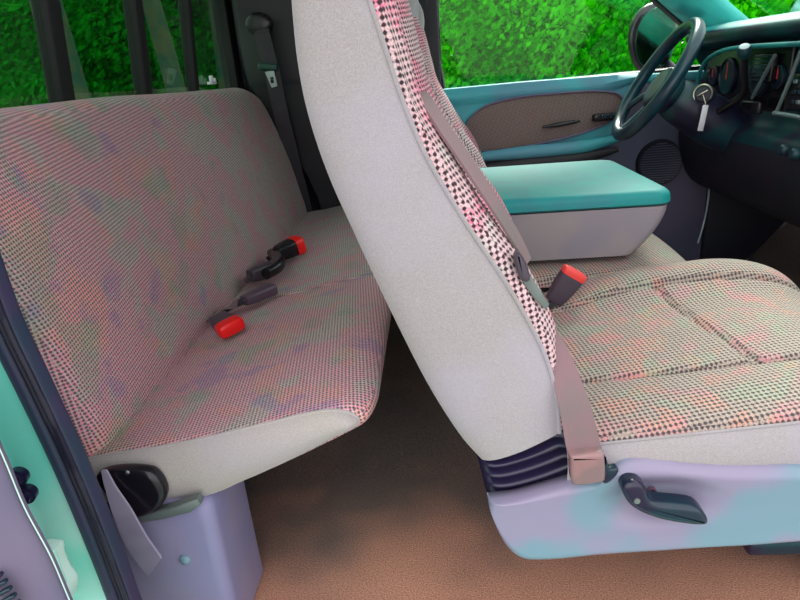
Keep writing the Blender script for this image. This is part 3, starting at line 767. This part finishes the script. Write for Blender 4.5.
# backrest
bpf = [(-.455, .285), (-.470, .40), (-.505, .55), (-.548, .67), (-.572, .715), (-.600, .733), (-.622, .731), (-.642, .715), (-.646, .66), (-.62, .45), (-.585, .28), (-.52, .262)]
bp = cr([Vector((x, 0, z)) for x, z in bpf], 6, True); cb = sum(bp, Vector())/len(bp)
ys = [YA+.03*(1-math.cos(i/6*math.pi/2)) for i in range(7)]
y = YA+.03
while y < YB-.05: y += .02; ys.append(y)
ys += [YB-.03*(1-math.sin(i/6*math.pi/2)) for i in range(0, 7)]; ys = sorted(set(ys))
rows = []
for y in ys:
    rim = max(0, max((YA+.03-y)/.03, (y-YB+.03)/.03)); k = .03*(1-math.sqrt(max(1-rim*rim, 0)))
    eb = max(0, (y-(YB-.14))/.14, (YA+.14-y)/.14); drop = .045*(1-math.sqrt(max(1-eb*eb, 0)))
    row = []
    for p in bp:
        d = p-cb; 
        x = p.x+(k if d.x < 0 else -k)*min(abs(d.x)/.05, 1); z = p.z-k*sm(.2, .24, d.z)-drop*sm(.1, .24, d.z)+.004*gs(y, 1.17, .2)
        x -= .004*math.cos(y*9)*0
        row.append(Vector((x, y, z)))
    rows.append(row)
b = bmesh.new(); vs = grid(b, rows, False, True); b.faces.new(vs[0]); b.faces.new(vs[-1]); obj('backrest', b, M['rear'], rb, smooth=70)
# hinge cover at the near end
YH = YA-.020
hc_ = [P(x, y, Y=YH) for x, y in ((100, 474), (106, 467), (125, 464), (148, 465), (158, 469), (166, 479), (169, 490), (165, 500), (156, 507), (142, 512), (128, 505), (112, 492))]
b = extr(bmesh.new(), hc_, (0, 1, 0), YH-.016, YH+.008, .010, 6, 4); hg = obj('hinge_cover', b, M['black'], rb, smooth=70)
hg['label'] = 'glossy black hinge cover'
b = bmesh.new(); lathe(b, P(127, 473, Y=YH-.017), (0, -1, 0), [(.003, -.001), (.002, .001), (0, .001)], 12); obj('screw', b, M['metal'], hg)
mb = [P(x, y, Y=YA-.025) for x, y in ((140, 514), (170, 506), (198, 496), (202, 502), (192, 510), (165, 517), (142, 521))]
b = extr(bmesh.new(), mb, (0, 1, 0), YA-.030, YA-.016, .002, 2); obj('hinge_bracket', b, M['darkmetal'], rb)
# moulded pedestal under the near end, another under the far end
def pedestal(ya, yb):
    lv = []
    for z, g in ((.004, .02), (.05, .012), (.12, .006), (.20, .0), (.222, .001), (.232, .005), (.237, .014), (.2385, .03)):
        lv.append((-.56-g*0, -.315+g*(-1 if z > .21 else .15), ya+(g if z > .21 else -g*.3), yb-(g if z > .21 else 0), z, .018))
    return stack(lv)
pd = obj('pedestal', pedestal(YA-.020, .755), M['box'], rb, smooth=60); pd['label'] = 'lavender plastic pedestal cover'
b = bmesh.new(); lathe(b, P(185, 560, Y=YA-.0225), (0, -1, 0), [(.008, -.004), (.0078, .001), (.005, .0035), (0, .004)], 18); obj('screw_cap', b, M['base'], pd)
obj('pedestal', pedestal(1.90, 2.04), M['box'], rb, smooth=60)
# folded strap hanging beside the pedestal
sp_ = [(104, 470, .600), (111, 488, .598), (122, 511, .594), (136, 540, .590), (155, 567, .590)]
b = ribbon([P(x, y, Y=Y) for x, y, Y in sp_], [.003, .007, .013, .0185, .0215], [(1, 0, .1), (1, 0, .2), (1, 0, .3), (.9, -.1, .5), (.62, -.1, .78)], .0015)
tag(obj('webbing_strap', b, M['beltgrey']), 'folded lavender webbing strap hanging by the rear bench hinge', 'strap')

# rear buckles along the crease
G = 'seat belt buckles on the rear bench'
ZB = .345
def pz(x, y, z=ZB): return P(x, y, Z=z)
def rbuck(a, c, w, h, label, red, stalk, body=None, fac=Vector((0, 0, 1))):
    return buckle((a+c)/2, c-a, w, (c-a).length, h, label, red, stalk=stalk, grp=G, body=body, facing=fac)
rbuck(pz(217, 318), pz(232, 328), .046, .024, 'red-buttoned buckle lying at the near end of the bench crease', M['red'], [pz(222, 313, .33), pz(213, 316, .31)], fac=Vector((.0, -.3, 1)))
rbuck(pz(244, 301), pz(273, 288), .034, .024, 'plain grey-mauve buckle without a visible button, beside the nearest red one', None, [pz(232, 306, .335), pz(215, 316, .315)], body=plastic('mauve_buckle', (84, 68, 84), None, .3, grain=.1))
rbuck(pz(250, 276), pz(272, 268), .036, .034, 'dark coiled buckle pair tucked into the bench crease', None, [pz(250, 277, .335), pz(247, 280, .32)], body=M['buckle'])
rbuck(pz(277, 254, .35), pz(299, 244, .36), .052, .042, 'black buckle with red button farthest along the bench crease', M['red'], [pz(274, 254, .335), pz(268, 259, .32)], body=M['black'])
b = bmesh.new(); tube(b, [pz(266, 274, .352), pz(278, 266, .357), pz(277, 256, .352), pz(270, 252, .345)], [.018, .02, .016, .010], 12, 5, flat=.7)
tag(obj('buckle_sleeve', b, M['black']), 'curled black rubber sleeve between the two far rear buckles', 'belt sleeve')
b = ribbon([pz(237, 303, .345), pz(228, 306, .35), pz(216, 314, .338), pz(206, 321, .315)], [.010, .010, .009, .008], [(.2, .3, 1), (.3, .8, .3), (.3, .8, .2), (.3, .8, .2)], .0015)
tag(obj('belt_webbing', b, M['belt']), 'short crumpled mauve webbing emerging from the bench crease', 'belt webbing')

# rear belt on the far pillar
YP = 2.05
rbelt = thing('seat_belt', P(292, 150, Y=YP), 'dark belt with metal tongue hanging on the far rear pillar', 'seat belt')
gd = P(259, 24, Y=YP); o_ = [gd+Vector((math.cos(t)*.042, 0, math.sin(t)*.034)) for t in [i*math.tau/20 for i in range(20)]]
b = extr(bmesh.new(), o_, (0, 1, 0), YP-.02, YP+.03, .012, 4); obj('guide_loop', b, M['black'], rbelt)
b = bmesh.new(); tube(b, [P(x, y, Y=YP-.02) for x, y in ((250, 31), (260, 34), (270, 31))], .006, 8, 4); obj('guide_slot', b, M['trimdark'], rbelt)
belt('webbing', ((261, 30, YP-.024), (266, 50, YP-.024), (272, 72, YP-.022), (280, 110, YP-.02), (290, 150, YP-.005), (300, 190, YP+.01), (306, 215, YP+.02)), [.024]*7, M['beltdark'], rbelt, [(1, 0, .1)]*7)
b = bmesh.new(); box(b, P(268, 67, Y=YP-.03), (.062, .02, .022), .006, rot=Matrix.Rotation(.12, 3, 'Y')); tg = obj('latch_plate', b, plastic('green_black', (16, 66, 56)), rbelt)
tq = [P(x, y, Y=YP-.03) for x, y in ((265, 72), (274, 70), (278, 86), (272, 88))]
b = bmesh.new(); extr(b, tq, (0, 1, 0), YP-.034, YP-.030, .0006, 1); t2 = obj('tongue', b, M['metal'], tg)
b = bmesh.new(); box(b, P(272, 80, Y=YP-.036), (.010, .003, .018), .001, 1); obj('tongue_slot', b, M['black'], t2)

# ================================================================ open door side (near left corner)
YJ = .50
# body jamb: painted panel behind the seal
seal_c = [(-46, 170), (-26, 235), (4, 318), (36, 385), (70, 458), (99, 528), (126, 600), (156, 690)]
sc_ = [P(x, y, Y=YJ) for x, y in seal_c]
cs_ = cr(sc_, 8); n = len(cs_)-1
def along(u):
    f = u*n; i = min(int(f), n-1); k = f-i; return cs_[i]*(1-k)+cs_[i+1]*k
def jam(u, v):
    p = along(u); x = p.x-.010-v*.26
    st = .030*sm(.18, .30, v)-.012*sm(.55, .62, v)+.010*gs(v, .42, .05)*math.sin(u*9)
    z = p.z
    notch = .018*gs(u, .60, .03)*sm(.25, .5, v)
    return (x, YJ-.008-st+notch, z)
b = patch(jam, 80, 50); jamb = struct('trim_5', b, M['mint'], solid=-.004, smooth=180)
# ledges and bolts on the jamb
for (x, y) in ((10, 485), (19, 502)):
    c = P(x, y, Y=YJ-.045); b = bmesh.new(); lathe(b, c+Vector((0, .012, 0)), (.2, -1, 0), [(.0095, -.004), (.0095, .004), (.0065, .005), (.006, .010), (0, .011)], 20)
    obj('hinge_bolt', b, M['teal_lever'], jamb)
# striker bracket lower down
bk_ = [P(x, y, Y=YJ-.05) for x, y in ((36, 547), (58, 546), (60, 556), (67, 572), (74, 582), (72, 598), (62, 606), (48, 590), (40, 570))]
b = extr(bmesh.new(), bk_, (0, 1, 0), YJ-.062, YJ-.040, .003, 3, 2)
bkt = obj('striker_bracket', b, M['mintpale'], jamb)
bk2 = [P(x, y, Y=YJ-.064) for x, y in ((44, 553), (54, 553), (60, 571), (65, 584), (62, 592), (54, 582))]
b = extr(bmesh.new(), bk2, (0, 1, 0), YJ-.066, YJ-.060, .001, 2, 2); obj('bracket_recess', b, M['mint'], bkt)
# rubber seal: wide soft section with two lips
def sealrow(p, tn):
    sx = Vector((1, 0, 0))
    return [p+sx*a+Vector((0, c, 0)) for a, c in ((-.016, .012), (-.016, -.004), (-.011, -.014), (-.002, -.016), (.003, -.010), (.006, -.009), (.009, -.014), (.014, -.012), (.016, -.004), (.016, .004), (.008, .008), (.0, .008))]
b = bmesh.new(); loft([sealrow(p, None) for p in cs_], 1, 3, bm=b); sl = struct('trim_6', b, M['seal'], smooth=180)
b = bmesh.new(); tube(b, [p+Vector((.0045, -.0115, 0)) for p in cs_], .003, 8, 1); tube(b, [p+Vector((.012, -.0145, 0)) for p in cs_], .003, 8, 1); obj('seal_lip', b, M['sealdk'], sl)
# inner return of the pillar between seal and bench
def ret(u, v):
    p = along(u); return (p.x+.006-.34*v, YJ+.006+.13*v, p.z)
b = patch(ret, 40, 6); struct('trim_7', b, plastic('inner_return', (60, 52, 84), None, .55), solid=.004)
# sill plate below the door opening
b = bmesh.new(); box(b, (.45, .45, -.02), (1.9, .14, .05), .01); struct('trim_8', b, M['mint'])
# open rear door seen edge-on in the corner
de = [P(x, y, Y=.40) for x, y in ((-80, 300), (-36, 390), (-3, 458), (20, 512), (47, 562), (66, 606), (92, 665))]
de_ = cr(de, 6); nd = len(de_)-1
def dp(u, v):
    f = u*nd; i = min(int(f), nd-1); k = f-i; p = de_[i]*(1-k)+de_[i+1]*k
    e = max(0, 1-v/.05); 
    return (p.x-v*.30, .40-.06*v+.010*(1-math.sqrt(max(1-e*e, 0))), p.z)
b = patch(dp, 50, 40); d2 = struct('door_2', b, M['doortrim'], solid=-.02, smooth=60)
b = bmesh.new(); tube(b, [p+Vector((0, .006, 0)) for p in de_], .0006, 6, 1); obj('door_edge', b, M['mintpale'], d2)
b = bmesh.new()
for i in range(5):
    a = P(-4+i*4.5, 575+i*7, Y=.385); box(b, a+Vector((-.004, 0, -.004)), (.022, .006, .004), .0015, 2, rot=Matrix.Rotation(-.5, 3, 'Y'))
obj('speaker_slots', b, M['teal_lever'], d2)

# ================================================================ outdoors
b = bmesh.new(); g = 60
vs = grid(b, [[Vector((-60+120*i/24, -40+120*j/24, -.62+.12*math.sin(i*1.3+j))) for j in range(25)] for i in range(25)])
tag(obj('ground', b, M['ground_grey']), kind='structure', label='unseen ground around the truck, pale grey chosen for neutral bounce light')
def leaves(acc, c, r, n, sz, rnd):
    V, Fc = acc
    for _ in range(n):
        while True:
            v = Vector((rnd.uniform(-1, 1), rnd.uniform(-1, 1), rnd.uniform(-1, 1)))
            if .35 < v.length < 1: break
        p = Vector((c[0]+v.x*r[0], c[1]+v.y*r[1], c[2]+v.z*r[2]))
        a = Vector((rnd.gauss(0, 1), rnd.gauss(0, 1), rnd.gauss(0, 1))).normalized(); t = a.orthogonal().normalized(); u = a.cross(t)
        s = sz*rnd.uniform(.6, 1.4); k = len(V)
        V += [p+t*s, p+u*s*.5, p-t*s, p-u*s*.5]; Fc.append((k, k+1, k+2, k+3))
def leaf_obj(name, acc, m, parent=None):
    V, Fc = acc
    org = root_loc(parent) if parent else Vector((sum(v.x for v in V)/len(V), sum(v.y for v in V)/len(V), min(v.z for v in V)))
    me = bpy.data.meshes.new(name); me.from_pydata([v-org for v in V], [], Fc); me.materials.append(m)
    o = bpy.data.objects.new(name, me); COL.objects.link(o)
    if parent: o.parent = parent
    else: o.location = org
    return o
def tree(x, y, rt, h, crown, leafm, label, grp, n=2600, sz=.09, lean=0, low=0.2, seed=0):
    rnd = random.Random(seed); t = thing('tree', (x, y, -.6), label, 'tree', grp)
    b = bmesh.new(); pts = [(x+lean*k+rnd.uniform(-.04, .04), y, -.75+(h+.75)*k) for k in (0, .3, .6, 1)]
    tube(b, pts, [rt*1.25, rt, rt*.85, rt*.5], 14, 6)
    for k in range(4):
        z = h*(.45+.13*k); a = rnd.uniform(0, 6.28); bx = x+lean*z/h
        tube(b, [(bx, y, z), (bx+math.cos(a)*.5, y+math.sin(a)*.5, z+.5), (bx+math.cos(a)*1.1, y+math.sin(a)*1.1, z+1.0)], [rt*.4, rt*.25, rt*.1], 8, 3)
    obj('trunk', b, M['bark'], t)
    b = ([], [])
    for k in range(9):
        c = (x+rnd.uniform(-1, 1)*crown, y+rnd.uniform(-1, 1)*crown*.7, low+rnd.random()*(h-low+.8))
        leaves(b, c, (crown*.75, crown*.6, crown*.55), n//9, sz, rnd)
    leaf_obj('foliage', b, leafm, t)
    return t
def bush(x, y, w, h, leafm, label, grp, n=2600, sz=.07, seed=0):
    rnd = random.Random(seed); b = ([], [])
    for k in range(8):
        z = -.5+h*rnd.random(); leaves(b, (x+rnd.uniform(-1, 1)*w*.5, y+rnd.uniform(-.3, .3), z), (w*.55, w*.4, h*.3), n//8, sz, rnd)
    o = leaf_obj('bush', b, leafm); return tag(o, label, 'bush', grp)
GT = 'trees behind the truck'
# bigger trunks seen through the back window (camera looks left across the bench)
def at(px, Y): p = P(px, 50, Y=Y); return p.x, Y
x, y = at(70, 4.6); tree(x, y, .11, 5.5, 1.6, M['leafdk'], 'thick grey-green trunk between the two leftmost window bars', GT, low=1.6, seed=1, lean=-.35, n=6000, sz=.05)
x, y = at(178, 5.2); tree(x, y, .075, 5.5, 1.5, M['leafdk'], 'leaning trunk behind the rightmost window bar', GT, low=1.8, seed=2, lean=-.5, n=6000, sz=.05)
x, y = at(212, 6.4); tree(x, y, .04, 5.5, 1.5, M['leafdk'], 'slim trunk at the right end of the back window', GT, low=1.6, seed=3, lean=.2, n=6000, sz=.05)
GR = 'bushes behind the truck'
for i, (px, Y, h, lab) in enumerate(((-30, 7.5, 3.2, 'dark green bush beyond the leftmost window bar'), (30, 7.0, 3.0, 'dark green bush just left of the thick trunk'), (95, 7.8, 3.3, 'dark green bush between the first and second window bars'), (150, 7.2, 3.1, 'dark green bush between the second and third window bars'), (200, 8.0, 3.4, 'dark green bush behind the slim trunk'), (240, 7.4, 3.2, 'dark green bush at the right edge of the back window'))):
    x, y = at(px, Y); bush(x, y, 2.0, h, M['leafdk'], lab, GR, n=26000, sz=.04, seed=60+i)
GB = 'bushes beyond the driver door'
for i, (px, Y, w, h, lab) in enumerate(((450, 7.5, 2.2, 2.6, 'bright green thicket at the left edge of the door window'), (505, 6.8, 2.2, 2.5, 'bright green thicket left of the door window middle'), (560, 7.4, 2.4, 2.9, 'bright green thicket in the middle of the door window'), (615, 6.8, 2.4, 2.6, 'bright green thicket left of the door mirror'), (672, 7.2, 2.4, 2.8, 'bright green thicket right behind the door mirror'), (750, 8.0, 3.0, 3.0, 'bright green thicket seen left through the windscreen'), (820, 8.0, 3.4, 3.2, 'bright green thicket seen right through the windscreen'))):
    x, y = at(px, Y); bush(x, y, w, h, M['leaf'], lab, GB, n=22000, sz=.036, seed=20+i)
GH = 'tall trees in the distance'
for i, (px, Y, lab) in enumerate(((470, 12, 'tall far tree over the left of the door window'), (640, 13, 'tall far tree above the steering wheel'), (800, 12, 'tall far tree above the dashboard'))):
    x, y = at(px, Y); tree(x, y, .16, 7, 1.6, M['leaf'], lab, GH, low=-.5, seed=40+i, n=16000, sz=.08)

# ================================================================ light
w = bpy.data.worlds.new('sky'); S.world = w; w.use_nodes = True; nt = w.node_tree; nt.nodes.clear()
sky = nt.nodes.new('ShaderNodeTexSky'); sky.sky_type = 'NISHITA'; sky.sun_disc = False; sky.sun_elevation = math.radians(50); sky.sun_rotation = math.radians(200); sky.dust_density = 3; sky.air_density = 1
mx = nt.nodes.new('ShaderNodeMix'); mx.data_type = 'RGBA'; mx.inputs[0].default_value = .88; mx.inputs[7].default_value = (6.5, 6.4, 6.5, 1)
bg = nt.nodes.new('ShaderNodeBackground'); out = nt.nodes.new('ShaderNodeOutputWorld')
nt.links.new(sky.outputs[0], mx.inputs[6]); nt.links.new(mx.outputs[2], bg.inputs[0]); bg.inputs[1].default_value = .28
nt.links.new(bg.outputs[0], out.inputs[0])
sd_ = bpy.data.lights.new('sun', 'SUN'); sd_.energy = 5.0; sd_.angle = math.radians(20); sd_.color = (1, .95, .88)
so = bpy.data.objects.new('sun', sd_); COL.objects.link(so)
so.rotation_euler = Vector((-.15, -.70, -.66)).to_track_quat('-Z', 'Y').to_euler()
vs_ = S.view_settings; S.display_settings.display_device = 'sRGB'; vs_.view_transform = 'Standard'; vs_.look = 'None'; vs_.gamma = 1; vs_.use_curve_mapping = False; vs_.exposure = .30
